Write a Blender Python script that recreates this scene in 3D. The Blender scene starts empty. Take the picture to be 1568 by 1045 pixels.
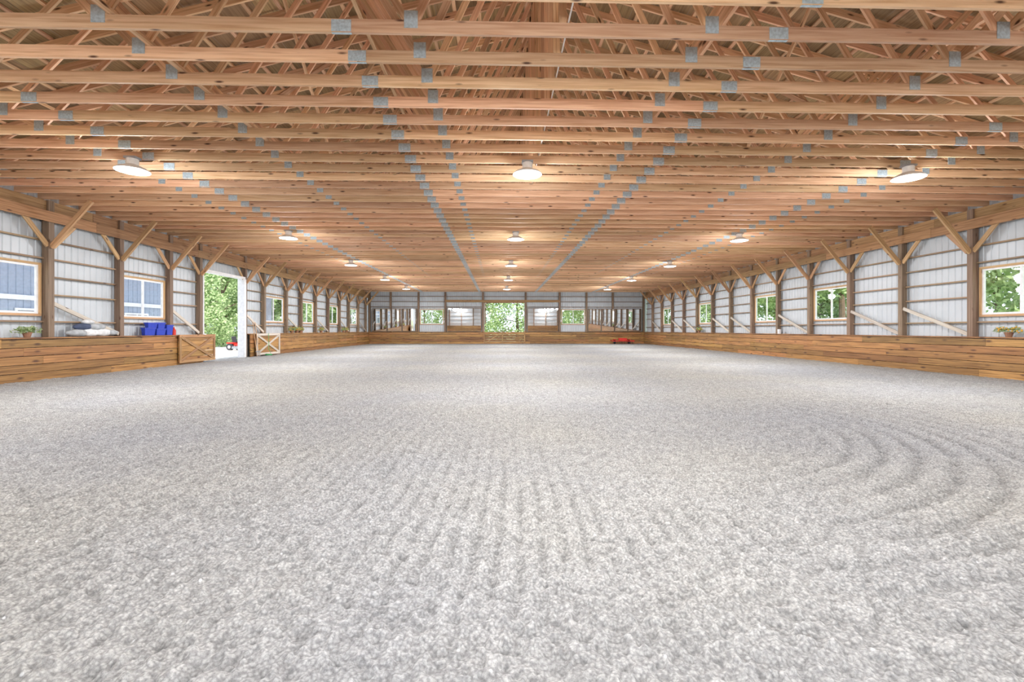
import bpy, math, random
import numpy as np
from mathutils import Vector, Matrix
random.seed(7); np.random.seed(7)
scene=bpy.context.scene
try:
    scene.view_settings.view_transform='Standard'
    scene.view_settings.look='None'
except Exception as e: print(e)

# ------------------------------------------------------------ materials
def newmat(name):
    m=bpy.data.materials.new(name); m.use_nodes=True
    nt=m.node_tree; b=nt.nodes['Principled BSDF']
    return m,nt,b
def simple(name,col,rough=0.6,metal=0.0,noise=0.08,scale=8):
    m,nt,b=newmat(name)
    tc=nt.nodes.new('ShaderNodeTexCoord'); n=nt.nodes.new('ShaderNodeTexNoise')
    n.inputs['Scale'].default_value=scale; n.inputs['Detail'].default_value=4
    nt.links.new(tc.outputs['Object'],n.inputs['Vector'])
    r=nt.nodes.new('ShaderNodeValToRGB')
    r.color_ramp.elements[0].position=0.3; r.color_ramp.elements[1].position=0.7
    r.color_ramp.elements[0].color=(*[c*(1-noise) for c in col],1)
    r.color_ramp.elements[1].color=(*[min(1,c*(1+noise)) for c in col],1)
    nt.links.new(n.outputs['Fac'],r.inputs['Fac']); nt.links.new(r.outputs['Color'],b.inputs['Base Color'])
    b.inputs['Roughness'].default_value=rough; b.inputs['Metallic'].default_value=metal
    return m
def emis(name,col,s):
    m,nt,b=newmat(name)
    b.inputs['Base Color'].default_value=(*col,1)
    b.inputs['Emission Color'].default_value=(*col,1); b.inputs['Emission Strength'].default_value=s
    return m
def wood(name,c1,c2,knot=(0.10,0.04,0.02),rough=0.6,var=0.25,knots=True,ks=(1.7,6.0),kr=0.10):
    m,nt,b=newmat(name); N=nt.nodes.new; L=nt.links.new
    uv=N('ShaderNodeUVMap')
    mp=N('ShaderNodeMapping'); mp.inputs['Scale'].default_value=(0.9,24,1)
    L(uv.outputs['UV'],mp.inputs['Vector'])
    n=N('ShaderNodeTexNoise'); n.inputs['Scale'].default_value=1.0; n.inputs['Detail'].default_value=5; n.inputs['Distortion'].default_value=0.5
    L(mp.outputs['Vector'],n.inputs['Vector'])
    r=N('ShaderNodeValToRGB'); r.color_ramp.elements[0].position=0.32; r.color_ramp.elements[1].position=0.62
    r.color_ramp.elements[0].color=(*c2,1); r.color_ramp.elements[1].color=(*c1,1)
    L(n.outputs['Fac'],r.inputs['Fac'])
    geo=N('ShaderNodeNewGeometry')
    mr=N('ShaderNodeMapRange'); mr.inputs['To Min'].default_value=1-var; mr.inputs['To Max'].default_value=1+var*0.7
    L(geo.outputs['Random Per Island'],mr.inputs['Value'])
    w2=N('ShaderNodeMath'); w2.operation='MULTIPLY'; w2.inputs[1].default_value=7.31
    L(geo.outputs['Random Per Island'],w2.inputs[0])
    fr=N('ShaderNodeMath'); fr.operation='FRACT'; L(w2.outputs[0],fr.inputs[0])
    mh=N('ShaderNodeMapRange'); mh.inputs['To Min'].default_value=0.490; mh.inputs['To Max'].default_value=0.510
    L(fr.outputs[0],mh.inputs['Value'])
    hsv=N('ShaderNodeHueSaturation'); L(mr.outputs[0],hsv.inputs['Value']); L(mh.outputs[0],hsv.inputs['Hue']); 
    out=r.outputs['Color']
    if knots:
        mp2=N('ShaderNodeMapping'); mp2.inputs['Scale'].default_value=(ks[0],ks[1],1); L(uv.outputs['UV'],mp2.inputs['Vector'])
        v=N('ShaderNodeTexVoronoi'); v.inputs['Scale'].default_value=1.0; L(mp2.outputs['Vector'],v.inputs['Vector'])
        kk=N('ShaderNodeValToRGB'); kk.color_ramp.elements[0].position=kr*0.6; kk.color_ramp.elements[1].position=kr*1.6
        kk.color_ramp.elements[0].color=(1,1,1,1); kk.color_ramp.elements[1].color=(0,0,0,1)
        L(v.outputs['Distance'],kk.inputs['Fac'])
        mx=N('ShaderNodeMix'); mx.data_type='RGBA'; L(kk.outputs['Color'],mx.inputs['Factor'])
        L(out,mx.inputs[6]); mx.inputs[7].default_value=(*knot,1); out=mx.outputs[2]
    L(out,hsv.inputs['Color']); L(hsv.outputs['Color'],b.inputs['Base Color'])
    b.inputs['Roughness'].default_value=rough
    bm=N('ShaderNodeBump'); bm.inputs['Strength'].default_value=0.25; bm.inputs['Distance'].default_value=0.004
    L(n.outputs['Fac'],bm.inputs['Height']); L(bm.outputs['Normal'],b.inputs['Normal'])
    return m

M_truss=wood('wood_truss',(0.86,0.57,0.36),(0.62,0.35,0.19),var=0.30)
M_kick=wood('wood_kick',(0.46,0.24,0.085),(0.19,0.085,0.028),var=0.34,ks=(1.6,4.5),kr=0.14,rough=0.45)
M_post=wood('wood_post',(0.29,0.20,0.135),(0.18,0.115,0.075),var=0.2)
M_girt=wood('wood_girt',(0.38,0.26,0.16),(0.26,0.165,0.095),var=0.25)
M_brace=wood('wood_brace',(0.66,0.42,0.23),(0.47,0.27,0.13),var=0.2)
M_header=wood('wood_header',(0.48,0.28,0.13),(0.28,0.145,0.06),var=0.25)
M_greyw=wood('wood_weathered',(0.68,0.62,0.54),(0.52,0.45,0.38),var=0.15)
M_roof=wood('roof_sheathing',(0.44,0.30,0.155),(0.27,0.165,0.08),var=0.35,knots=False)
M_plate=simple('galvanised_plate',(0.48,0.58,0.64),0.45,0.3,0.2,30)
M_siding=simple('siding_steel',(0.58,0.62,0.66),0.45,0.1,0.05,1.5)
M_white=simple('white_vinyl',(0.85,0.86,0.88),0.4)
M_lampw=simple('lamp_enamel',(0.85,0.85,0.85),0.4)
M_lens=emis('lamp_lens',(1.0,0.99,0.97),3.0)
M_lens2=emis('lamp_lens_core',(0.95,0.97,1.0),0.6)
M_grey=simple('grey_metal',(0.35,0.37,0.40),0.4,0.5)
M_dark=simple('dark_rubber',(0.03,0.03,0.035),0.7)
M_red=simple('red_paint',(0.65,0.04,0.03),0.4)
M_blue=simple('blue_plastic',(0.02,0.05,0.45),0.4)
M_green=simple('green_hose',(0.05,0.35,0.10),0.5)
M_terr=simple('terracotta',(0.30,0.15,0.09),0.8)
M_bluesid=simple('blue_siding',(0.36,0.42,0.52),0.6)
M_cloth1=simple('cloth_grey',(0.40,0.42,0.44),0.9,0,0.25)
M_cloth2=simple('cloth_navy',(0.06,0.08,0.14),0.9,0,0.2)
M_cloth3=simple('cloth_cream',(0.72,0.73,0.74),0.9,0,0.2)
M_yel=simple('petals_orange',(0.85,0.45,0.05),0.7)
M_glassdark=simple('dark_glass',(0.04,0.05,0.07),0.1)

def leafmat(name,c1,c2):
    m,nt,b=newmat(name); N=nt.nodes.new; L=nt.links.new
    geo=N('ShaderNodeNewGeometry'); r=N('ShaderNodeValToRGB')
    r.color_ramp.elements[0].color=(*c1,1); r.color_ramp.elements[1].color=(*c2,1)
    L(geo.outputs['Random Per Island'],r.inputs['Fac']); L(r.outputs['Color'],b.inputs['Base Color'])
    b.inputs['Roughness'].default_value=0.6
    t=N('ShaderNodeBsdfTranslucent'); L(r.outputs['Color'],t.inputs['Color'])
    mx=N('ShaderNodeMixShader'); mx.inputs[0].default_value=0.5
    L(b.outputs[0],mx.inputs[1]); L(t.outputs[0],mx.inputs[2])
    L(mx.outputs[0],nt.nodes['Material Output'].inputs['Surface'])
    return m
M_leaf=leafmat('leaves',(0.17,0.29,0.09),(0.64,0.74,0.42))
M_bark=simple('bark',(0.16,0.11,0.08),0.9,0,0.3)
M_glass,nt,b=newmat('window_glass')
tr=nt.nodes.new('ShaderNodeBsdfTransparent'); gl=nt.nodes.new('ShaderNodeBsdfGlossy'); gl.inputs['Roughness'].default_value=0.02
mx=nt.nodes.new('ShaderNodeMixShader'); mx.inputs[0].default_value=0.05
nt.links.new(tr.outputs[0],mx.inputs[1]); nt.links.new(gl.outputs[0],mx.inputs[2]); nt.links.new(mx.outputs[0],nt.nodes['Material Output'].inputs['Surface'])
M_mirror,nt,b=newmat('mirror_glass'); b.inputs['Base Color'].default_value=(0.85,0.87,0.88,1); b.inputs['Metallic'].default_value=1; b.inputs['Roughness'].default_value=0.02

# ------------------------------------------------------------ mesh builder
class MB:
    def __init__(s): s.v=[];s.f=[];s.uv=[];s.m=[];s.mats=[]
    def mi(s,mat):
        if mat not in s.mats: s.mats.append(mat)
        return s.mats.index(mat)
    def poly(s,pts,faces,mat,uvs=None):
        o=len(s.v); s.v+= [tuple(p) for p in pts]
        k=s.mi(mat)
        for f in faces:
            s.f.append([o+i for i in f]); s.m.append(k)
            for i in f: s.uv.append(uvs[i] if uvs else (pts[i][0]+pts[i][1],pts[i][2]))
    def beam(s,p0,p1,a,b,mat,up=(0,0,1)):
        p0=Vector(p0);p1=Vector(p1);d=(p1-p0);ln=d.length;d.normalize();up=Vector(up)
        A=d.cross(up)
        if A.length<1e-4: A=d.cross(Vector((0,1,0)))
        A.normalize(); B=A.cross(d).normalized()
        pts=[];uv=[]; ou=random.uniform(0,50); ov=random.uniform(0,50)
        for l in (0,1):
            for x,y in ((-1,-1),(1,-1),(1,1),(-1,1)):
                pts.append(p0+d*ln*l+A*(a/2*x)+B*(b/2*y)); uv.append((ou+ln*l, ov+a/2*x+b/2*y*1.01))
        s.poly(pts,[(3,2,1,0),(4,5,6,7),(0,1,5,4),(1,2,6,5),(2,3,7,6),(3,0,4,7)],mat,uv)
    def box(s,x0,x1,y0,y1,z0,z1,mat):
        dx,dy,dz=x1-x0,y1-y0,z1-z0; cx,cy,cz=(x0+x1)/2,(y0+y1)/2,(z0+z1)/2
        if dz>=dx and dz>=dy: s.beam((cx,cy,z0),(cx,cy,z1),dx,dy,mat,up=(0,1,0))
        elif dx>=dy: s.beam((x0,cy,cz),(x1,cy,cz),dy,dz,mat)
        else: s.beam((cx,y0,cz),(cx,y1,cz),dx,dz,mat)
    def cyl(s,p0,p1,r0,r1,mat,n=16,cap=True):
        p0=Vector(p0);p1=Vector(p1);d=(p1-p0).normalized()
        A=d.orthogonal().normalized();B=d.cross(A)
        pts=[p0+(A*math.cos(2*math.pi*i/n)+B*math.sin(2*math.pi*i/n))*r0 for i in range(n)]
        pts+=[p1+(A*math.cos(2*math.pi*i/n)+B*math.sin(2*math.pi*i/n))*r1 for i in range(n)]
        fs=[(i,(i+1)%n,n+(i+1)%n,n+i) for i in range(n)]
        if cap: fs+=[tuple(range(n-1,-1,-1)),tuple(range(n,2*n))]
        s.poly(pts,fs,mat)
    def lathe(s,c,prof,mat,n=24):
        pts=[];k=len(prof)
        for r,z in prof:
            for i in range(n):
                a=2*math.pi*i/n; pts.append((c[0]+r*math.cos(a),c[1]+r*math.sin(a),c[2]+z))
        fs=[]
        for j in range(k-1):
            for i in range(n):
                fs.append((j*n+i,j*n+(i+1)%n,(j+1)*n+(i+1)%n,(j+1)*n+i))
        s.poly(pts,fs,mat)
    def extr(s,prof,axis_pts,mat):
        y0,y1=axis_pts; n=len(prof)
        pts=[(p[0],y0,p[1]) for p in prof]+[(p[0],y1,p[1]) for p in prof]
        fs=[(i,(i+1)%n,n+(i+1)%n,n+i) for i in range(n)]+[tuple(range(n-1,-1,-1)),tuple(range(n,2*n))]
        s.poly(pts,fs,mat)
    def blob(s,c,r,mat,sub=2,jit=0.12):
        import bmesh
        bm=bmesh.new(); bmesh.ops.create_icosphere(bm,subdivisions=sub,radius=1)
        pts=[]
        for v in bm.verts:
            k=1+random.uniform(-jit,jit); pts.append((c[0]+v.co.x*r[0]*k,c[1]+v.co.y*r[1]*k,c[2]+v.co.z*r[2]*k))
        fs=[tuple(v.index for v in f.verts) for f in bm.faces]; bm.free()
        s.poly(pts,fs,mat)
    def obj(s,name,smooth=False,bevel=0,parent=None,loc=None):
        me=bpy.data.meshes.new(name); me.from_pydata(s.v,[],s.f)
        for m in s.mats: me.materials.append(m)
        me.polygons.foreach_set('material_index',s.m)
        u=me.uv_layers.new(name='UVMap'); u.data.foreach_set('uv',[c for t in s.uv for c in t])
        if smooth: me.polygons.foreach_set('use_smooth',[True]*len(me.polygons))
        me.update(); o=bpy.data.objects.new(name,me); scene.collection.objects.link(o)
        if bevel:
            bv=o.modifiers.new('bevel','BEVEL'); bv.width=bevel; bv.segments=2; bv.limit_method='ANGLE'
        if parent: o.parent=parent
        if loc: o.location=loc
        return o

XL,XR=-13.8,15.5      # post centre lines
D=48.0; YB=-5.0
KT=1.25               # kick wall top
CZ=5.45; C0=0.85      # ceiling chord underside, ridge X
POST_L=[-3.9,-1.3,1.3,3.9,6.5,9.1,11.7,14.3,16.9,19.4,21.3,25.0,27.0,29.8,32.0,34.5,37.0,39.6,42.0,44.8,47.3]
WIN_L=[(1.3,3.9),(6.5,9.1),(11.7,14.3),(16.9,19.4),(27.0,29.8),(32.0,34.5),(37.0,39.6),(42.0,44.8)]
POST_R=[14.5+2.6*k for k in range(-7,13)]
WIN_R=[(14.5+2.6*k,14.5+2.6*(k+1)) for k in (-5,-3,-1,2,4,7,10)]
WZ0,WZ1=1.95,3.48

# ------------------------------------------------------------ floor
tab=np.random.rand(256,256)
def vn(X,Y,s,o=0):
    x=X/s+o*17.3+1000;y=Y/s+o*9.7+1000
    ix=np.floor(x).astype(int);iy=np.floor(y).astype(int);fx=x-ix;fy=y-iy
    fx=fx*fx*(3-2*fx);fy=fy*fy*(3-2*fy)
    a=tab[ix%256,iy%256];b_=tab[(ix+1)%256,iy%256];c=tab[ix%256,(iy+1)%256];d=tab[(ix+1)%256,(iy+1)%256]
    return a*(1-fx)*(1-fy)+b_*fx*(1-fy)+c*(1-fx)*fy+d*fx*fy-0.5
def rng(a,b,st): return list(np.arange(a,b-1e-6,st))
xs=rng(-14.1,-7,0.05)+rng(-7,-3.2,0.015)+rng(-3.2,4.2,0.011)+rng(4.2,8.5,0.015)+rng(8.5,15.8,0.05)+[15.8]
ys=rng(YB,1.4,0.4)+rng(1.4,4.5,0.011)+rng(4.5,9,0.022)+rng(9,16,0.05)+rng(16,48.2,0.13)+[48.2]
xs=np.array(xs);ys=np.array(ys)
GX,GY=np.meshgrid(xs,ys)
wx=GX+0.02*vn(GX,GY,0.4,3)+0.30*vn(GX,GY,4.1,4)
n1=vn(GX,GY,0.036,1);n2=vn(GX,GY,0.065,2);n3=vn(GX,GY,0.022,5)
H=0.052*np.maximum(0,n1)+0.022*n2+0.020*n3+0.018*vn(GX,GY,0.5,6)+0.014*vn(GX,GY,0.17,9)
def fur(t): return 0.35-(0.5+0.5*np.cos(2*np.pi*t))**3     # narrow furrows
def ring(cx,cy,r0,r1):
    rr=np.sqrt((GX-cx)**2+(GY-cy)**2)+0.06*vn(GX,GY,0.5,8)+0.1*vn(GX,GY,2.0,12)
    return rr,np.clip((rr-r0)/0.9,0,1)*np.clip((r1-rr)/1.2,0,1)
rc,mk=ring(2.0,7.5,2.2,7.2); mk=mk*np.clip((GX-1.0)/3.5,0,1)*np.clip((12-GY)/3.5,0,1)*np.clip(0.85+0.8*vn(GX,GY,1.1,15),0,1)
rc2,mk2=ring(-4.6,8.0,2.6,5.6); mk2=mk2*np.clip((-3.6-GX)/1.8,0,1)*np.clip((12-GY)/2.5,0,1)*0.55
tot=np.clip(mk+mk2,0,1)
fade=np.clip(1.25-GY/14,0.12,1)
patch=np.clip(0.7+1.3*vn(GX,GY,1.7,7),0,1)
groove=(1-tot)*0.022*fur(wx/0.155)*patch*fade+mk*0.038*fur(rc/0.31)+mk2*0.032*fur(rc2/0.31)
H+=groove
relief_shade=np.clip(0.62+groove*9+n2*0.30+n3*0.45+n1*0.35,0,1).ravel()  # painted shade: furrows and pits darker, clod tops lighter in the sand colour
ny,nx=GX.shape
co=np.stack([GX,GY,H],-1).reshape(-1,3).astype(np.float32)
idx=np.arange(nx*ny).reshape(ny,nx)
q=np.stack([idx[:-1,:-1],idx[:-1,1:],idx[1:,1:],idx[1:,:-1]],-1).reshape(-1,4)
me=bpy.data.meshes.new('floor'); me.vertices.add(len(co)); me.vertices.foreach_set('co',co.ravel())
me.loops.add(q.size); me.loops.foreach_set('vertex_index',q.ravel().astype(np.int32))
me.polygons.add(len(q)); me.polygons.foreach_set('loop_start',np.arange(0,q.size,4,dtype=np.int32))
me.polygons.foreach_set('use_smooth',np.ones(len(q),dtype=bool))
me.update(calc_edges=True); me.validate()
at=me.attributes.new('painted_relief','FLOAT','POINT'); at.data.foreach_set('value',relief_shade.astype(np.float32))
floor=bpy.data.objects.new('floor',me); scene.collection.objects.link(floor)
m,nt,b=newmat('arena_sand'); N=nt.nodes.new; L=nt.links.new
tc=N('ShaderNodeTexCoord')
na=N('ShaderNodeTexNoise'); na.inputs['Scale'].default_value=80; na.inputs['Detail'].default_value=6; na.inputs['Roughness'].default_value=0.7
nb=N('ShaderNodeTexNoise'); nb.inputs['Scale'].default_value=0.22; nb.inputs['Detail'].default_value=3
vo=N('ShaderNodeTexVoronoi'); vo.inputs['Scale'].default_value=50
vs=N('ShaderNodeTexVoronoi'); vs.inputs['Scale'].default_value=7
for x in (na,nb,vo,vs): L(tc.outputs['Object'],x.inputs['Vector'])
r=N('ShaderNodeValToRGB'); r.color_ramp.elements[0].position=0.34; r.color_ramp.elements[1].position=0.62
r.color_ramp.elements[0].color=(0.275,0.27,0.26,1); r.color_ramp.elements[1].color=(0.475,0.467,0.452,1)
L(na.outputs['Fac'],r.inputs['Fac'])
r2=N('ShaderNodeValToRGB'); r2.color_ramp.elements[0].position=0.3; r2.color_ramp.elements[1].position=0.7
r2.color_ramp.elements[0].color=(0.84,0.86,0.92,1); r2.color_ramp.elements[1].color=(1,0.98,0.92,1)
L(nb.outputs['Fac'],r2.inputs['Fac'])
mx=N('ShaderNodeMix'); mx.data_type='RGBA'; mx.blend_type='MULTIPLY'; mx.inputs['Factor'].default_value=1
L(r.outputs['Color'],mx.inputs[6]); L(r2.outputs['Color'],mx.inputs[7])
r3=N('ShaderNodeValToRGB'); r3.color_ramp.elements[0].position=0.25; r3.color_ramp.elements[1].position=0.75
r3.color_ramp.elements[0].color=(1.10,1.10,1.10,1); r3.color_ramp.elements[1].color=(0.66,0.66,0.67,1); L(vo.outputs['Distance'],r3.inputs['Fac'])
mx2=N('ShaderNodeMix'); mx2.data_type='RGBA'; mx2.blend_type='MULTIPLY'; mx2.inputs['Factor'].default_value=1
L(mx.outputs[2],mx2.inputs[6]); L(r3.outputs['Color'],mx2.inputs[7])
r4=N('ShaderNodeValToRGB'); r4.color_ramp.elements[0].position=0.05; r4.color_ramp.elements[1].position=0.08
r4.color_ramp.elements[0].color=(0.6,0.6,0.6,1); r4.color_ramp.elements[1].color=(0,0,0,1); L(vs.outputs['Distance'],r4.inputs['Fac'])
mx3=N('ShaderNodeMix'); mx3.data_type='RGBA'; L(r4.outputs['Color'],mx3.inputs['Factor']); L(mx2.outputs[2],mx3.inputs[6]); mx3.inputs[7].default_value=(0.75,0.76,0.77,1)
av=N('ShaderNodeAttribute'); av.attribute_name='painted_relief'
mr=N('ShaderNodeMapRange'); mr.inputs['To Min'].default_value=0.50; mr.inputs['To Max'].default_value=1.28; L(av.outputs['Fac'],mr.inputs['Value'])  # scales sand colour by the painted relief shading
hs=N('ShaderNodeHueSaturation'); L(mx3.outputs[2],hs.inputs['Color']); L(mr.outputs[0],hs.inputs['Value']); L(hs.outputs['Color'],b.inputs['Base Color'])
b.inputs['Roughness'].default_value=0.95
b1=N('ShaderNodeBump'); b1.inputs['Strength'].default_value=0.7; b1.inputs['Distance'].default_value=0.012; L(na.outputs['Fac'],b1.inputs['Height'])
L(b1.outputs['Normal'],b.inputs['Normal'])
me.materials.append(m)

# ------------------------------------------------------------ roof
def ztop(x): return 6.0+(14.95-abs(x-C0))*0.27
T=MB()
TY=[6.12+0.67*k for k in range(-16,63)]
def cseg(x0,x1,y,): T.beam((x0,y,CZ+0.09),(x1,y,CZ+0.09),0.045,0.18,M_truss)
for y in TY:
    if y>D-0.1: continue
    cuts=[XL-0.2,C0-9.0,C0-2.95,C0+2.95,C0+9.0,XR+0.2]
    for a,c in zip(cuts[:-1],cuts[1:]): cseg(a,c,y)
    for sgn in (-1,1):
        e=(XL-0.25 if sgn<0 else XR+0.25)
        T.beam((e,y,ztop(e)-0.09),(C0,y,ztop(C0)-0.09),0.045,0.16,M_truss)
        bn=[2.03,6.1,10.15]; tn=[0,4.06,8.1,12.2]
        for i,bx in enumerate(bn):
            for tx in (tn[i],tn[i+1]):
                off=0.09 if tx<bx else -0.09
                T.beam((C0+sgn*(bx-off*0.6),y,CZ+0.17),(C0+sgn*tx,y,ztop(C0+sgn*tx)-0.14),0.04,0.10,M_truss)
            T.box(C0+sgn*bx-0.09,C0+sgn*bx+0.09,y-0.031,y-0.024,CZ+0.07,CZ+0.30,M_plate)
        T.beam((C0+sgn*12.2,y,ztop(C0+sgn*12.2)-0.14),(C0+sgn*14.0,y,CZ+0.17),0.04,0.10,M_truss)
        for sx in (2.95,9.0):
            T.box(C0+sgn*sx-0.13,C0+sgn*sx+0.13,y-0.031,y-0.024,CZ+0.01,CZ+0.165,M_plate)
            T.box(C0+sgn*sx-0.13,C0+sgn*sx+0.13,y-0.02,y+0.02,CZ-0.004,CZ-0.001,M_plate)
    T.beam((C0,y,CZ+0.17),(C0,y,ztop(C0)-0.1),0.04,0.10,M_truss,up=(1,0,0))
T.obj('roof_trusses')
P=MB()
for sgn in (-1,1):
    a=0.15
    while a<14.9:
        x=C0+sgn*a; P.box(x-0.045,x+0.045,YB,D,ztop(x)+0.0,ztop(x)+0.04,M_truss); a+=0.61
for x in (C0-8.1,C0-4.06,C0+4.06,C0+8.1): P.box(x+0.1,x+0.19,YB,D,ztop(x)-0.55,ztop(x)-0.51,M_truss)
for x in (C0-6.1,C0+6.1): P.box(x+0.12,x+0.21,YB,D,CZ+0.19,CZ+0.23,M_truss)
for k in range(7):
    y0=1.5+7*k
    for x in (C0-5.1,C0+0.12,C0+5.3):
        P.beam((x,y0,CZ+0.2),(x,y0+3.2,ztop(x)-0.3),0.04,0.09,M_truss)
        P.beam((x+0.05,y0+3.2,CZ+0.2),(x+0.05,y0,ztop(x)-0.3),0.04,0.09,M_truss)
P.obj('roof_purlins')
R=MB()
for sgn in (-1,1):
    for k in range(14):
        a0=k*1.22; a1=min(a0+1.215,15.7)
        if a0>=15.6: continue
        for j in range(22):
            y0=YB-0.5+j*2.44+ (1.22 if k%2 else 0)-1.22; y1=min(y0+2.435,D+0.8)
            if y0>D+0.5: continue
            x0=C0+sgn*a0;x1=C0+sgn*a1
            ou=random.uniform(0,50)
            pts=[(x0,y0,ztop(x0)+0.045),(x1,y0,ztop(x1)+0.045),(x1,y1,ztop(x1)+0.045),(x0,y1,ztop(x0)+0.045)]
            R.poly(pts,[(0,1,2,3)],M_roof,[(ou,0),(ou,1.2),(ou+2.4,1.2),(ou+2.4,0)])
    xe=C0+sgn*15.7
    R.poly([(C0,YB-1,ztop(C0)+.08),(xe,YB-1,ztop(xe)+.08),(xe,D+1,ztop(xe)+.08),(C0,D+1,ztop(C0)+.08)],[(0,1,2,3)],M_grey)
R.obj('ceiling')
Cn=MB(); Cn.cyl((C0+0.08,YB,CZ+0.20),(C0+0.08,D,CZ+0.20),0.012,0.012,M_lampw,8)
Cn.obj('electrical_conduit')

# ------------------------------------------------------------ siding
def siding(mb,axis,c,out,s0,s1,z0,z1):
    p=0.23; pts=[(s0,0)]
    k=int(math.floor(s0/p))-1
    while k*p<s1:
        for ds,o in ((0,0),(0.02,0.022),(0.05,0.022),(0.07,0)):
            s=k*p+ds
            if s0<s<s1: pts.append((s,o))
        k+=1
    pts.append((s1,0))
    n=len(pts); V=[]
    for z in (z0,z1):
        for s,o in pts:
            V.append((c+out*o,s,z) if axis=='y' else (s,c+out*o,z))
    mb.poly(V,[(i,i+1,n+i+1,n+i) for i in range(n-1)],M_siding)
def wall_side(name,x,out,posts,wins,door=None):
    mb=MB(); xw=x+out*0.16
    edges=[YB]+posts+[D]
    for a,c in zip(edges[:-1],edges[1:]):
        if (a,c) in wins:
            siding(mb,'y',xw,out,a,c,0,WZ0); siding(mb,'y',xw,out,a,c,WZ1,6.1)
            siding(mb,'y',xw,out,a,a+0.16,WZ0,WZ1); siding(mb,'y',xw,out,c-0.16,c,WZ0,WZ1)
        elif door and abs(a-door[0])<0.01:
            siding(mb,'y',xw,out,a,c,4.2,6.1)
        else: siding(mb,'y',xw,out,a,c,0,6.1)
    for z in (1.72,2.55,3.1,3.65,4.2):
        for a,c in zip(edges[:-1],edges[1:]):
            if c-a<0.3: continue
            if door and abs(a-door[0])<0.01: 
                continue
            if (a,c) in wins and WZ0-0.1<z<WZ1+0.05: continue
            mb.box(x+out*0.07-0.045,x+out*0.07+0.045,a+0.1,c-0.1,z,z+0.045,M_girt)
    return mb.obj(name)
wall_side('wall_left',XL,-1,POST_L,WIN_L,door=(21.3,25.0))
wall_side('wall_right',XR,1,POST_R,WIN_R)

TP=MB()
for x,out,posts in ((XL,-1,POST_L),(XR,1,POST_R)):
    for y in posts: TP.box(x-0.1,x+0.1,y-0.09,y+0.09,0,5.44,M_post)
TP.obj('timber_posts')
HB=MB()
for x,inn in ((XL,1),(XR,-1)):
    y=YB
    while y<D:
        y1=min(y+5.2,D)
        HB.box(x+inn*0.13-0.025,x+inn*0.13+0.025,y,y1-0.01,4.78,5.1,M_header)
        HB.box(x-0.03,x+0.03,y,y1-0.01,5.12,5.43,M_header)
        y=y1
HB.obj('header_beams')
KB=MB()
for x,inn,posts in ((XL,1,POST_L),(XR,-1,POST_R)):
    for y in posts:
        KB.beam((x+inn*0.1,y-0.01,4.02),(x+inn*1.3,y-0.01,5.44),0.07,0.14,M_brace)
        for s in (-1,1):
            KB.beam((x+inn*0.07,y+s*0.09,4.05),(x+inn*0.07,y+s*0.80,4.84),0.04,0.14,M_brace)
KB.obj('knee_braces')
LB=MB()
for x,inn,posts,wins in ((XL,1,POST_L,WIN_L),(XR,-1,POST_R,WIN_R)):
    for a,c in zip(posts[:-1],posts[1:]):
        if (a,c) in wins or (x<0 and 21<a<22): continue
        if x<0: p0,p1=(x+inn*0.05,a+0.1,2.3),(x+inn*0.05,c-0.1,KT+0.1)
        else: p0,p1=(x+inn*0.05,c-0.1,2.3),(x+inn*0.05,a+0.1,KT+0.1)
        LB.beam(p0,p1,0.05,0.12,M_greyw)
LB.obj('diagonal_timber_braces')

def kick(name,axis,c,inn,spans,zt=KT):
    mb=MB(); h=(zt-0.03)/5
    for i in range(5):
        for s0,s1 in spans:
            s=s0; first=True
            while s<s1-0.01:
                ln=random.uniform(1.5,4.8) if first else 4.88; first=False
                e=min(s+ln,s1); z0=0.0+i*h
                if axis=='y': mb.box(c-0.02,c+0.02,s+0.002,e-0.002,z0+0.008,z0+h-0.008,M_kick)
                else: mb.box(s+0.002,e-0.002,c-0.02,c+0.02,z0+0.008,z0+h-0.008,M_kick)
                s=e
    for s0,s1 in spans:
        if axis=='y': mb.box(min(c-inn*0.36,c+inn*0.06),max(c-inn*0.36,c+inn*0.06),s0,s1,zt-0.02,zt+0.02,M_kick)
        else: mb.box(s0,s1,min(c-inn*0.36,c+inn*0.06),max(c-inn*0.36,c+inn*0.06),zt-0.02,zt+0.02,M_kick)
    return mb.obj(name)
kick('kick_wall_left','y',-13.58,1,[(YB,21.2),(25.15,D-0.3)])
kick('kick_wall_right','y',15.28,-1,[(YB,D-0.3)])
kick('kick_wall_far','x',D-0.25,-1,[(XL,XR)])

# ------------------------------------------------------------ windows
wi=0
def window(axis,c,inn,s0,s1,z0,z1,mull=1):
    global wi; wi+=1
    mb=MB()
    def bx(a,b_,d0,d1,za,zb,mat):
        lo,hi=sorted((c+inn*d0,c+inn*d1))
        if axis=='y': mb.box(lo,hi,a,b_,za,zb,mat)
        else: mb.box(a,b_,lo,hi,za,zb,mat)
    t=0.07
    bx(s0-t,s1+t,0.0,0.06,z0-t,z0,M_brace); bx(s0-t,s1+t,0.0,0.06,z1,z1+t,M_brace)
    bx(s0-t,s0,0.0,0.06,z0,z1,M_brace); bx(s1,s1+t,0.0,0.06,z0,z1,M_brace)
    f=0.06
    bx(s0,s1,-0.03,0.03,z0,z0+f,M_white); bx(s0,s1,-0.03,0.03,z1-f,z1,M_white)
    bx(s0,s0+f,-0.03,0.03,z0+f,z1-f,M_white); bx(s1-f,s1,-0.03,0.03,z0+f,z1-f,M_white)
    for k in range(1,mull+1):
        m_=s0+(s1-s0)*k/(mull+1); bx(m_-0.035,m_+0.035,-0.03,0.025,z0+f,z1-f,M_white)
    bx(s0+f,s1-f,-0.005,0.0,z0+f,z1-f,M_glass)
    return mb.obj('window_%d'%wi)
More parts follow.
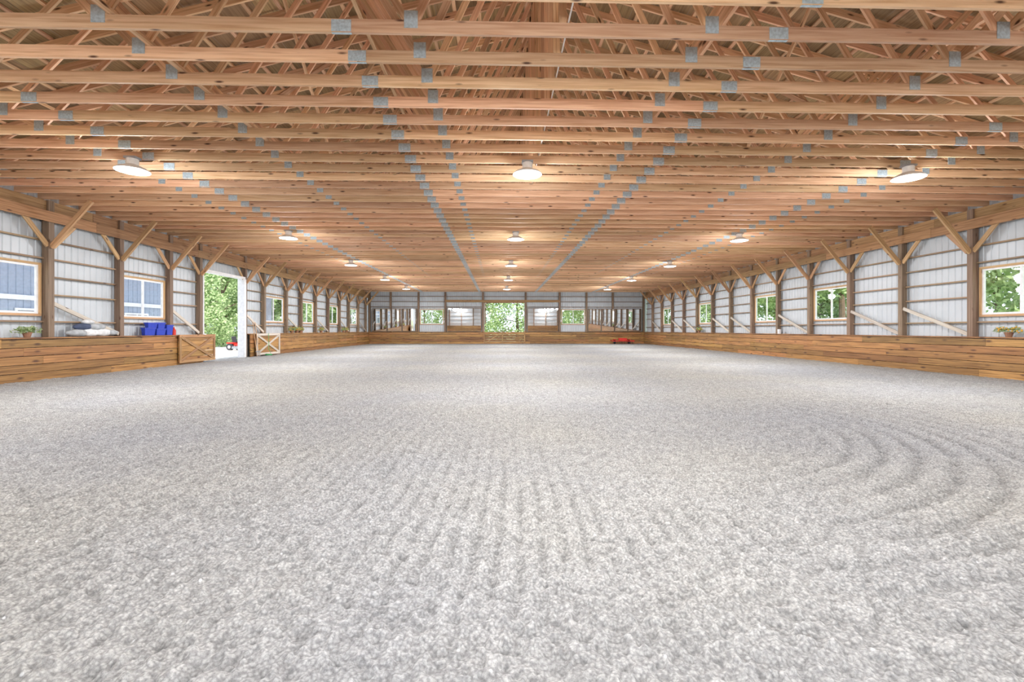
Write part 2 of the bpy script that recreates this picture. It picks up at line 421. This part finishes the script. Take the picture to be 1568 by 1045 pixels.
for a,c in WIN_L: window('y',XL-0.13,1,a+0.2,c-0.2,WZ0+0.03,WZ1-0.03)
for a,c in WIN_R: window('y',XR+0.13,-1,a+0.2,c-0.2,WZ0+0.03,WZ1-0.03)

# ------------------------------------------------------------ far wall
F=MB(); yf=D+0.16
def fs(a,c,z0,z1): siding(F,'x',yf,1,a,c,z0,z1)
fs(-14.0,-8.4,0,6.1); fs(-8.4,-5.85,0,2.05); fs(-8.4,-5.85,3.63,6.1); fs(-5.85,-1.6,0,6.1)
fs(-1.6,2.6,4.35,6.1); fs(2.6,6.5,0,6.1); fs(6.5,9.1,0,2.05); fs(6.5,9.1,3.63,6.1); fs(9.1,15.7,0,6.1)
FP=[-13.6,-11.4,-8.5,-5.7,-1.75,2.75,6.35,9.2,12.0,15.3]
for x0,x1 in ((XL-0.25,C0),(C0,XR+0.25)):
    F.poly([(x0,yf,5.9),(x1,yf,5.9),(x1,yf,ztop(x1)),(x0,yf,ztop(x0))],[(0,1,2,3)],M_siding)
for x in FP: F.box(x-0.1,x+0.1,D-0.09,D+0.09,0,5.44,M_post)
for a,c in zip(FP[:-1],FP[1:]):
    for z in (3.85,4.4,4.95):
        if abs(a+1.75)<.1 and z<4.45: continue
        F.box(a+0.1,c-0.1,D+0.02,D+0.11,z,z+0.06,M_post)
F.box(-5.7,6.35,D-0.14,D-0.09,4.38,4.62,M_header)
F.box(-1.65,2.65,D-0.1,D+0.0,4.3,4.38,M_header)
F.obj('wall_far')
window('x',D+0.13,-1,-8.3,-5.95,2.08,3.6); window('x',D+0.13,-1,6.6,9.0,2.08,3.6)
G=MB()
for x in (-1.62,0.3,2.62): G.box(x-0.06,x+0.06,D-0.36,D-0.3,0,KT+0.06,M_header)
G.beam((-1.5,D-0.32,0.1),(0.2,D-0.32,KT-0.05),0.02,0.09,M_header); G.beam((2.5,D-0.32,0.1),(0.4,D-0.32,KT-0.05),0.02,0.09,M_header)
G.obj('arena_gate')
def mirror(x0,x1,z0,z1,n,tilt):
    mb=MB(); w=(x1-x0)/n; h=z1-z0
    for i in range(n):
        a=x0+i*w+0.02; c=x0+(i+1)*w-0.02
        mb.box(a,c,0.0,0.04,0.0,0.05,M_post); mb.box(a,c,0.0,0.04,h-0.05,h,M_post)
        mb.box(a,a+0.05,0,0.04,0.05,h-0.05,M_post); mb.box(c-0.05,c,0,0.04,0.05,h-0.05,M_post)
        mb.box(a+0.05,c-0.05,0.012,0.03,0.05,h-0.05,M_mirror)
    o=mb.obj('arena_mirror',loc=(0,D-0.22,z0)); o.rotation_euler[0]=math.radians(tilt); return o
mirror(-13.3,-8.6,KT+0.05,3.7,3,1.2); mirror(-5.55,-1.9,KT+0.05,3.75,1,0.6)
mirror(2.9,6.2,KT+0.05,3.75,1,0.6); mirror(9.3,15.0,KT+0.05,3.7,4,1.2)

# ------------------------------------------------------------ back wall (behind camera) with an opening added to let daylight in
B=MB(); yb=YB-0.1; OA,OB=-3.2,5.0
siding(B,'x',yb,-1,-14.0,OA,0,6.1); siding(B,'x',yb,-1,OB,15.7,0,6.1); siding(B,'x',yb,-1,OA,OB,5.2,6.1)
for x0,x1 in ((XL-0.25,C0),(C0,XR+0.25)):
    B.poly([(x0,yb,5.9),(x1,yb,5.9),(x1,yb,ztop(x1)),(x0,yb,ztop(x0))],[(0,1,2,3)],M_siding)
for x in (-13.6,-11.0,-8.4,-5.8,OA,OB,7.6,10.2,12.8,15.3): B.box(x-0.1,x+0.1,yb,yb+0.18,0,5.44,M_post)
B.box(OA,OB,yb+0.02,yb+0.1,5.0,5.4,M_header)
for z in (1.8,2.6,3.4,4.2):
    B.box(-13.6,OA,yb+0.02,yb+0.1,z,z+0.05,M_girt); B.box(OB,15.3,yb+0.02,yb+0.1,z,z+0.05,M_girt)
B.obj('wall_back')
kick('kick_wall_back','x',YB+0.3,1,[(XL,OA-0.1),(OB+0.1,XR)])

# ------------------------------------------------------------ side door
Dm=MB()
Dm.box(XL-0.2,XL+0.16,24.72,24.90,0,4.2,M_white)
Dm.box(XL-0.2,XL+0.12,21.40,21.47,0,4.2,M_white)
Dm.box(XL-0.2,XL+0.12,21.40,24.90,4.2,4.32,M_white)
Dm.box(XL-0.3,XL-0.22,24.9,28.4,0.1,4.2,M_bluesid)
Dm.obj('door_1')
def gate(name,y0,y1,x,ang=0,fm=M_header):
    mb=MB(); L_=y1-y0; h=1.22
    n=5
    for i in range(n): mb.box(-0.015,0.015,0,L_,0.05+i*(h-0.05)/n+0.004,0.05+(i+1)*(h-0.05)/n-0.004,M_kick)
    for z in (0.04,h-0.1): mb.box(0.015,0.045,0,L_,z,z+0.12,fm)
    for s in (0,L_-0.12): mb.box(0.015,0.045,s,s+0.12,0.16,h-0.1,fm)
    mb.beam((0.032,0.1,0.14),(0.032,L_-0.1,h-0.08),0.03,0.11,fm)
    mb.beam((0.036,0.1,h-0.08),(0.036,L_-0.1,0.14),0.03,0.11,fm)
    o=mb.obj(name,loc=(x,y0,0.04)); o.rotation_euler[2]=math.radians(ang); return o
gate('stall_gate',19.5,21.9,-13.48)
gate('stall_gate',25.5,27.7,-13.44,-6,M_greyw)
hc=bpy.data.curves.new('garden_hose','CURVE'); hc.dimensions='3D'; hc.bevel_depth=0.012
sp=hc.splines.new('POLY'); pts=[]
for i in range(90):
    a=i/90*2*math.pi*3; rr=0.19+0.02*math.sin(i*1.7)
    pts.append((-12.95+rr*0.8*math.cos(a),25.9+rr*math.sin(a),0.06+i*0.0008))
pts+= [(-13.1,26.2,0.4),(-13.2,26.4,1.0),(-13.24,26.45,1.28)]
sp.points.add(len(pts)-1)
for p_,c_ in zip(sp.points,pts): p_.co=(*c_,1)
ho=bpy.data.objects.new('garden_hose',hc); scene.collection.objects.link(ho); hc.materials.append(M_green)
for y in (25.2,25.42):
    mb=MB(); mb.cyl((-13.22,y,0.05),(-13.46,y,1.9),0.018,0.018,M_brace,8)
    mb.box(-13.26,-13.2,y-0.09,y+0.09,0.28,0.33,M_grey)
    for k in range(4): mb.cyl((-13.23,y-0.08+k*0.05,0.3),(-13.17,y-0.08+k*0.05,0.03),0.006,0.004,M_grey,6)
    mb.obj('stable_fork')

# ------------------------------------------------------------ lamps
def lampmesh():
    mb=MB()
    mb.lathe((0,0,0),[(0.0,0.26),(0.11,0.26),(0.12,0.25),(0.12,0.12),(0.16,0.10),(0.27,0.05),(0.335,0.0),(0.34,-0.02),(0.33,-0.025),(0.315,-0.01)],M_lampw,32)
    mb.lathe((0,0,0),[(0.325,-0.015),(0.26,-0.035),(0.19,-0.045)],M_lens,32)
    mb.lathe((0,0,0),[(0.19,-0.045),(0.10,-0.052),(0.0,-0.054)],M_lens2,32)
    mb.box(-0.13,0.13,-0.10,0.10,0.255,0.30,M_grey)
    return mb
base=lampmesh().obj('high_bay_light',smooth=False)
first=True
for y in (-4.5,3.0,10.6,18.3,25.9,33.5,41.1):
    for x in (-8.4,0.65,9.8):
        if first: o=base; first=False
        else: o=bpy.data.objects.new('high_bay_light',base.data); scene.collection.objects.link(o)
        o.location=(x,y+0.05,5.15)
        ld=bpy.data.lights.new('bulb','AREA'); ld.shape='DISK'; ld.size=0.5; ld.energy=350; ld.color=(0.97,0.985,1.0)
        lo=bpy.data.objects.new('bulb',ld); scene.collection.objects.link(lo); lo.parent=o; lo.location=(0,0,-0.07)
        ld=bpy.data.lights.new('glow','POINT'); ld.energy=165; ld.color=(0.97,0.985,1.0); ld.shadow_soft_size=0.25
        lo=bpy.data.objects.new('glow',ld); scene.collection.objects.link(lo); lo.parent=o; lo.location=(0,0,-0.6)

# ------------------------------------------------------------ ledge items
def plant(x,y,z,s=1.0,flowers=True,pot=M_terr,name='potted_plant'):
    mb=MB(); mb.lathe((0,0,0),[(0,0),(0.07*s,0),(0.10*s,0.12*s),(0.11*s,0.12*s),(0.11*s,0.15*s),(0.09*s,0.15*s),(0.08*s,0.12*s),(0,0.12*s)],pot,16)
    for i in range(150):
        a=random.uniform(0,6.28); e=random.uniform(-0.1,1.1); r_=random.uniform(0.10,0.27)*s
        c=Vector((math.cos(a)*math.cos(e)*r_*0.45,math.sin(a)*math.cos(e)*r_*1.6,0.15*s+math.sin(e)*r_*0.8))
        d=Vector((random.uniform(-1,1),random.uniform(-1,1),random.uniform(-.5,1))).normalized(); w=d.orthogonal().normalized()*0.02*s; d=d*0.06*s
        mb.poly([c-d,c+w,c+d,c-w],[(0,1,2,3)],M_leaf)
        if flowers and i%6==0: mb.blob(tuple(c),(0.025*s,)*3,M_yel,1)
    return mb.obj(name,loc=(x,y,z))
LZ=KT+0.022
plant(-13.62,13.5,LZ,1.0,False)
for y in (30.3,31.0,31.6): plant(-13.64,y,LZ,1.2)
for y in (35.2,40.2,40.9): plant(-13.64,y,LZ,1.2)
plant(15.34,13.3,LZ,1.0,True); plant(15.34,34.6,LZ,1.2)
mb=MB()
def bin_(y,z,w,h,m_):
    x0,x1=-13.69,-13.53
    mb.poly([(x0+.02,y+.03,z),(x1-.02,y+.03,z),(x1-.02,y+w-.03,z),(x0+.02,y+w-.03,z),(x0,y,z+h),(x1,y,z+h),(x1,y+w,z+h),(x0,y+w,z+h)],[(3,2,1,0),(4,5,6,7),(0,1,5,4),(1,2,6,5),(2,3,7,6),(3,0,4,7)],m_)
    mb.box(x0-.01,x1+.01,y-.015,y+w+.015,z+h-0.05,z+h,m_)
bin_(17.75,LZ,0.55,0.3,M_blue);bin_(18.35,LZ,0.5,0.27,M_blue);bin_(18.9,LZ,0.36,0.42,M_blue);bin_(17.9,LZ+0.301,0.5,0.2,M_blue); bin_(18.42,LZ+0.271,0.4,0.24,M_blue)
mb.obj('storage_bins',bevel=0.01)
mb=MB()
for y,z,w,h,m_ in ((15.1,0.10,0.42,0.12,M_cloth1),(15.5,0.11,0.38,0.13,M_cloth3),(15.98,0.11,0.40,0.13,M_cloth3),(15.25,0.30,0.32,0.11,M_cloth2),(15.78,0.30,0.34,0.11,M_cloth1),(15.45,0.46,0.22,0.08,M_cloth3),(16.35,0.10,0.28,0.10,M_cloth1)):
    mb.blob((-13.63,y,LZ+z+0.02),(0.11,w,h),m_,3,0.08)
mb.obj('folded_horse_blankets',smooth=True)
mb=MB(); mb.lathe((0,0,0),[(0,0),(0.09,0),(0.1,0.24),(0.0,0.24)],M_white,16); mb.cyl((0,-0.1,0.24),(0,0.1,0.24),0.01,0.01,M_grey,8); mb.obj('bucket',loc=(15.34,24.55,LZ))
mb=MB(); mb.lathe((0,0,0),[(0,0),(0.07,0),(0.075,0.2),(0.03,0.27),(0.03,0.33),(0,0.33)],M_red,16); mb.obj('spray_bottle',loc=(-13.61,19.4,LZ))

mb=MB()
for y in (0,0.5,1.0): mb.box(-1.1,1.1,y-0.03,y+0.03,0.28,0.34,M_red)
for x in (-1.1,0,1.1): mb.box(x-0.03,x+0.03,-0.03,1.03,0.34,0.40,M_red)
for i in range(12):
    for y in (0,0.5): mb.cyl((-1.05+i*0.19,y,0.3),(-1.05+i*0.19,y-0.06,0.03),0.015,0.01,M_dark,6)
for x in (-0.75,0.75):
    mb.cyl((x-0.07,0.75,0.22),(x+0.07,0.75,0.22),0.22,0.22,M_dark,20); mb.box(x-0.12,x+0.12,0.5,1.0,0.42,0.5,M_red)
mb.beam((-0.5,-0.02,0.37),(0,-0.7,0.4),0.05,0.05,M_red); mb.beam((0.5,-0.02,0.37),(0,-0.7,0.4),0.05,0.05,M_red)
mb.box(-0.4,0.4,0.2,0.6,0.40,0.62,M_red)
mb.obj('arena_drag_harrow',loc=(12.7,46.3,0))

# ------------------------------------------------------------ exterior
m,nt,b=newmat('grass'); tc=nt.nodes.new('ShaderNodeTexCoord'); n=nt.nodes.new('ShaderNodeTexNoise'); n.inputs['Scale'].default_value=0.6; n.inputs['Detail'].default_value=8
nt.links.new(tc.outputs['Object'],n.inputs['Vector']); r=nt.nodes.new('ShaderNodeValToRGB')
r.color_ramp.elements[0].color=(0.12,0.22,0.05,1); r.color_ramp.elements[1].color=(0.32,0.42,0.14,1); nt.links.new(n.outputs['Fac'],r.inputs['Fac']); nt.links.new(r.outputs['Color'],b.inputs['Base Color'])
mb=MB(); mb.poly([(-150,-100,-0.12),(150,-100,-0.12),(150,180,-0.12),(-150,180,-0.12)],[(0,1,2,3)],m); mb.obj('lawn')
M_gravel=simple('gravel',(0.62,0.60,0.56),0.9,0,0.25,6)
mb=MB(); mb.poly([(-30,5,-0.08),(-14.0,5,-0.08),(-14.0,52,-0.08),(-30,52,-0.08)],[(0,1,2,3)],M_gravel)
mb.poly([(-14,-30,-0.08),(16,-30,-0.08),(16,-4.9,-0.08),(-14,-4.9,-0.08)],[(0,1,2,3)],M_gravel); mb.obj('gravel_yard')
mb=MB(); bx0=-20.0
y=8.0
while y<28.4:
    mb.box(bx0-0.03,bx0,y,y+0.29,0,5.2,M_bluesid); mb.box(bx0,bx0+0.02,y+0.27,y+0.31,0,5.2,M_bluesid); y+=0.3
mb.box(-27,bx0-0.04,8,28.4,0,5.2,M_bluesid)
mb.poly([(-28,7.5,5.1),(-19.3,7.5,5.1),(-19.3,29,5.1),(-28,29,5.1),(-23.5,7.5,7.4),(-23.5,29,7.4)],[(0,1,2,3),(1,2,5,4),(3,0,4,5),(0,1,4),(2,3,5)],M_grey)
for yy in (11,15.5,19.3,24.8):
    mb.box(bx0+0.02,bx0+0.06,yy,yy+1.6,1.0,2.4,M_white); mb.box(bx0+0.06,bx0+0.07,yy+0.1,yy+0.75,1.1,2.3,M_glassdark); mb.box(bx0+0.06,bx0+0.07,yy+0.85,yy+1.5,1.1,2.3,M_glassdark)
mb.box(bx0+0.02,bx0+0.06,8,28.4,2.75,2.95,M_white)
mb.obj('neighbouring_barn')
mb=MB()
prof=[(-2.5,0.45),(2.45,0.45),(2.5,0.9),(2.35,1.15),(1.55,1.3),(0.95,2.1),(0.7,2.2),(-2.4,2.2),(-2.5,2.1)]
mb.extr(prof,(-0.95,0.95),M_white)
mb.extr([(1.42,1.35),(0.98,1.98),(0.45,1.98),(0.45,1.35)],(-0.96,-0.951),M_glassdark); mb.extr([(1.42,1.35),(0.98,1.98),(0.45,1.98),(0.45,1.35)],(0.951,0.96),M_glassdark)
mb.poly([(1.57,-0.8,1.31),(1.57,0.8,1.31),(1.0,0.75,2.07),(1.0,-0.75,2.07)],[(0,1,2,3)],M_glassdark)
for x in (-1.6,1.6):
    for y in (-0.85,0.85):
        mb.cyl((x,y-0.12,0.36),(x,y+0.12,0.36),0.36,0.36,M_dark,24); mb.cyl((x,y-0.13,0.36),(x,y+0.13,0.36),0.18,0.18,M_grey,16)
mb.box(2.45,2.56,-0.9,0.9,0.42,0.6,M_grey)
mb.obj('delivery_van',loc=(-23.5,33.2,-0.08),bevel=0.03)
def mower(x,y,rot,col):
    mb=MB()
    mb.box(0.2,0.95,-0.25,0.25,0.35,0.78,col); mb.box(-0.55,0.2,-0.3,0.3,0.35,0.5,col); mb.box(-0.75,-0.2,-0.45,0.45,0.5,0.6,col)
    mb.box(-0.45,-0.1,-0.22,0.22,0.6,0.7,M_dark); mb.beam((-0.42,0,0.68),(-0.52,0,1.05),0.42,0.08,M_dark,up=(1,0,0))
    mb.cyl((0.2,0,0.75),(0.05,0,1.0),0.02,0.02,M_dark,8)
    c=Vector((0.05,0,1.0))
    for i in range(14):
        a0=i/14*6.283;a1=(i+1)/14*6.283
        mb.cyl(c+Vector((0.1*math.cos(a0),0.17*math.sin(a0),0.05*math.cos(a0))),c+Vector((0.1*math.cos(a1),0.17*math.sin(a1),0.05*math.cos(a1))),0.014,0.014,M_dark,6)
    for yy in (-0.42,0.42):
        mb.cyl((-0.45,yy-0.11,0.26),(-0.45,yy+0.11,0.26),0.26,0.26,M_dark,20); mb.cyl((-0.45,yy-0.12,0.26),(-0.45,yy+0.12,0.26),0.12,0.12,M_white,12)
        mb.cyl((0.7,yy*0.9-0.07,0.19),(0.7,yy*0.9+0.07,0.19),0.19,0.19,M_dark,20); mb.cyl((0.7,yy*0.9-0.08,0.19),(0.7,yy*0.9+0.08,0.19),0.09,0.09,M_white,12)
    mb.box(-0.2,0.5,-0.55,0.55,0.12,0.3,M_grey)
    o=mb.obj('riding_mower',loc=(x,y,-0.08),bevel=0.02); o.rotation_euler[2]=rot
mower(-19.9,35.4,-0.2,M_red); mower(-20.4,37.6,-0.5,M_blue)

def treemesh(seed,h=9,nl=6500):
    random.seed(seed); mb=MB()
    mb.cyl((0,0,0),(0.1,0.1,h*0.6),0.22,0.10,M_bark,10)
    cl=[]
    for i in range(18):
        a=random.uniform(0,6.28); z=random.uniform(0.12,0.95)*h; rr=random.uniform(0.3,1.0)*(2.7 if z<h*0.7 else 1.5)
        c=Vector((math.cos(a)*rr,math.sin(a)*rr,z)); cl.append((c,random.uniform(1.0,1.7)))
        mb.cyl((0.05,0.05,min(z*0.8,h*0.55)),tuple(c),0.07,0.02,M_bark,6)
    for i in range(nl):
        c,R_=random.choice(cl)
        d=Vector((random.gauss(0,1),random.gauss(0,1),random.gauss(0,1))).normalized()*R_*random.uniform(0.5,1.05)
        p=c+d
        if p.z<0.1: p.z=0.1+random.random()
        e=Vector((random.uniform(-1,1),random.uniform(-1,1),random.uniform(-1,1))).normalized(); w=e.orthogonal().normalized()*0.085; e=e*0.16
        mb.poly([p-e,p+w,p+e,p-w],[(0,1,2,3)],M_leaf)
    return mb
tm=[]
for s_ in (1,2,3):
    o=treemesh(s_).obj('leafy_tree'); tm.append(o)
random.seed(11)
spots=[]
for y in np.arange(6,66,4.4): spots.append((random.uniform(24,29),y))
for x in np.arange(-24,24,4.4): spots.append((x,random.uniform(60,66)))
for y in np.arange(42,70,4.4): spots.append((random.uniform(-28,-23),y))
for y in np.arange(34,70,5): spots.append((random.uniform(-37,-32),y))
for x in np.arange(-10,14,6): spots.append((x,random.uniform(-48,-40)))
for i,(x,y) in enumerate(spots):
    if i<3: o=tm[i]
    else: o=bpy.data.objects.new('leafy_tree',tm[i%3].data); scene.collection.objects.link(o)
    s=random.uniform(0.85,1.25); o.location=(x,y,-0.12); o.scale=(s,s,s*random.uniform(0.9,1.1)); o.rotation_euler[2]=random.uniform(0,6.28)

# ------------------------------------------------------------ world, sun, camera
w=bpy.data.worlds.new('World'); scene.world=w; w.use_nodes=True; nt=w.node_tree
bg=nt.nodes['Background']; sk=nt.nodes.new('ShaderNodeTexSky')
try:
    sk.sky_type='HOSEK_WILKIE'; sk.turbidity=3.5; sk.sun_direction=(0.1,-0.6,0.78)
except Exception as e: print(e)
mixn=nt.nodes.new('ShaderNodeMix'); mixn.data_type='RGBA'; mixn.inputs['Factor'].default_value=0.6
nt.links.new(sk.outputs[0],mixn.inputs[6]); mixn.inputs[7].default_value=(0.85,0.93,1.05,1)
nt.links.new(mixn.outputs[2],bg.inputs['Color']); bg.inputs['Strength'].default_value=3.6
sd=bpy.data.lights.new('sun','SUN'); sd.energy=8; sd.angle=0.02; sd.color=(1,0.96,0.9)
so=bpy.data.objects.new('sun',sd); scene.collection.objects.link(so)
so.rotation_euler=Vector((0.10,-0.60,0.80)).to_track_quat('Z','Y').to_euler()

cd=bpy.data.cameras.new('camera'); cam=bpy.data.objects.new('camera',cd); scene.collection.objects.link(cam)
cam.location=(0,0,1.5); cam.rotation_euler=(math.radians(90),0,-math.radians(1.56))
cd.sensor_width=36; cd.lens=16.0; cd.shift_y=-0.0112; cd.clip_end=500
scene.camera=cam
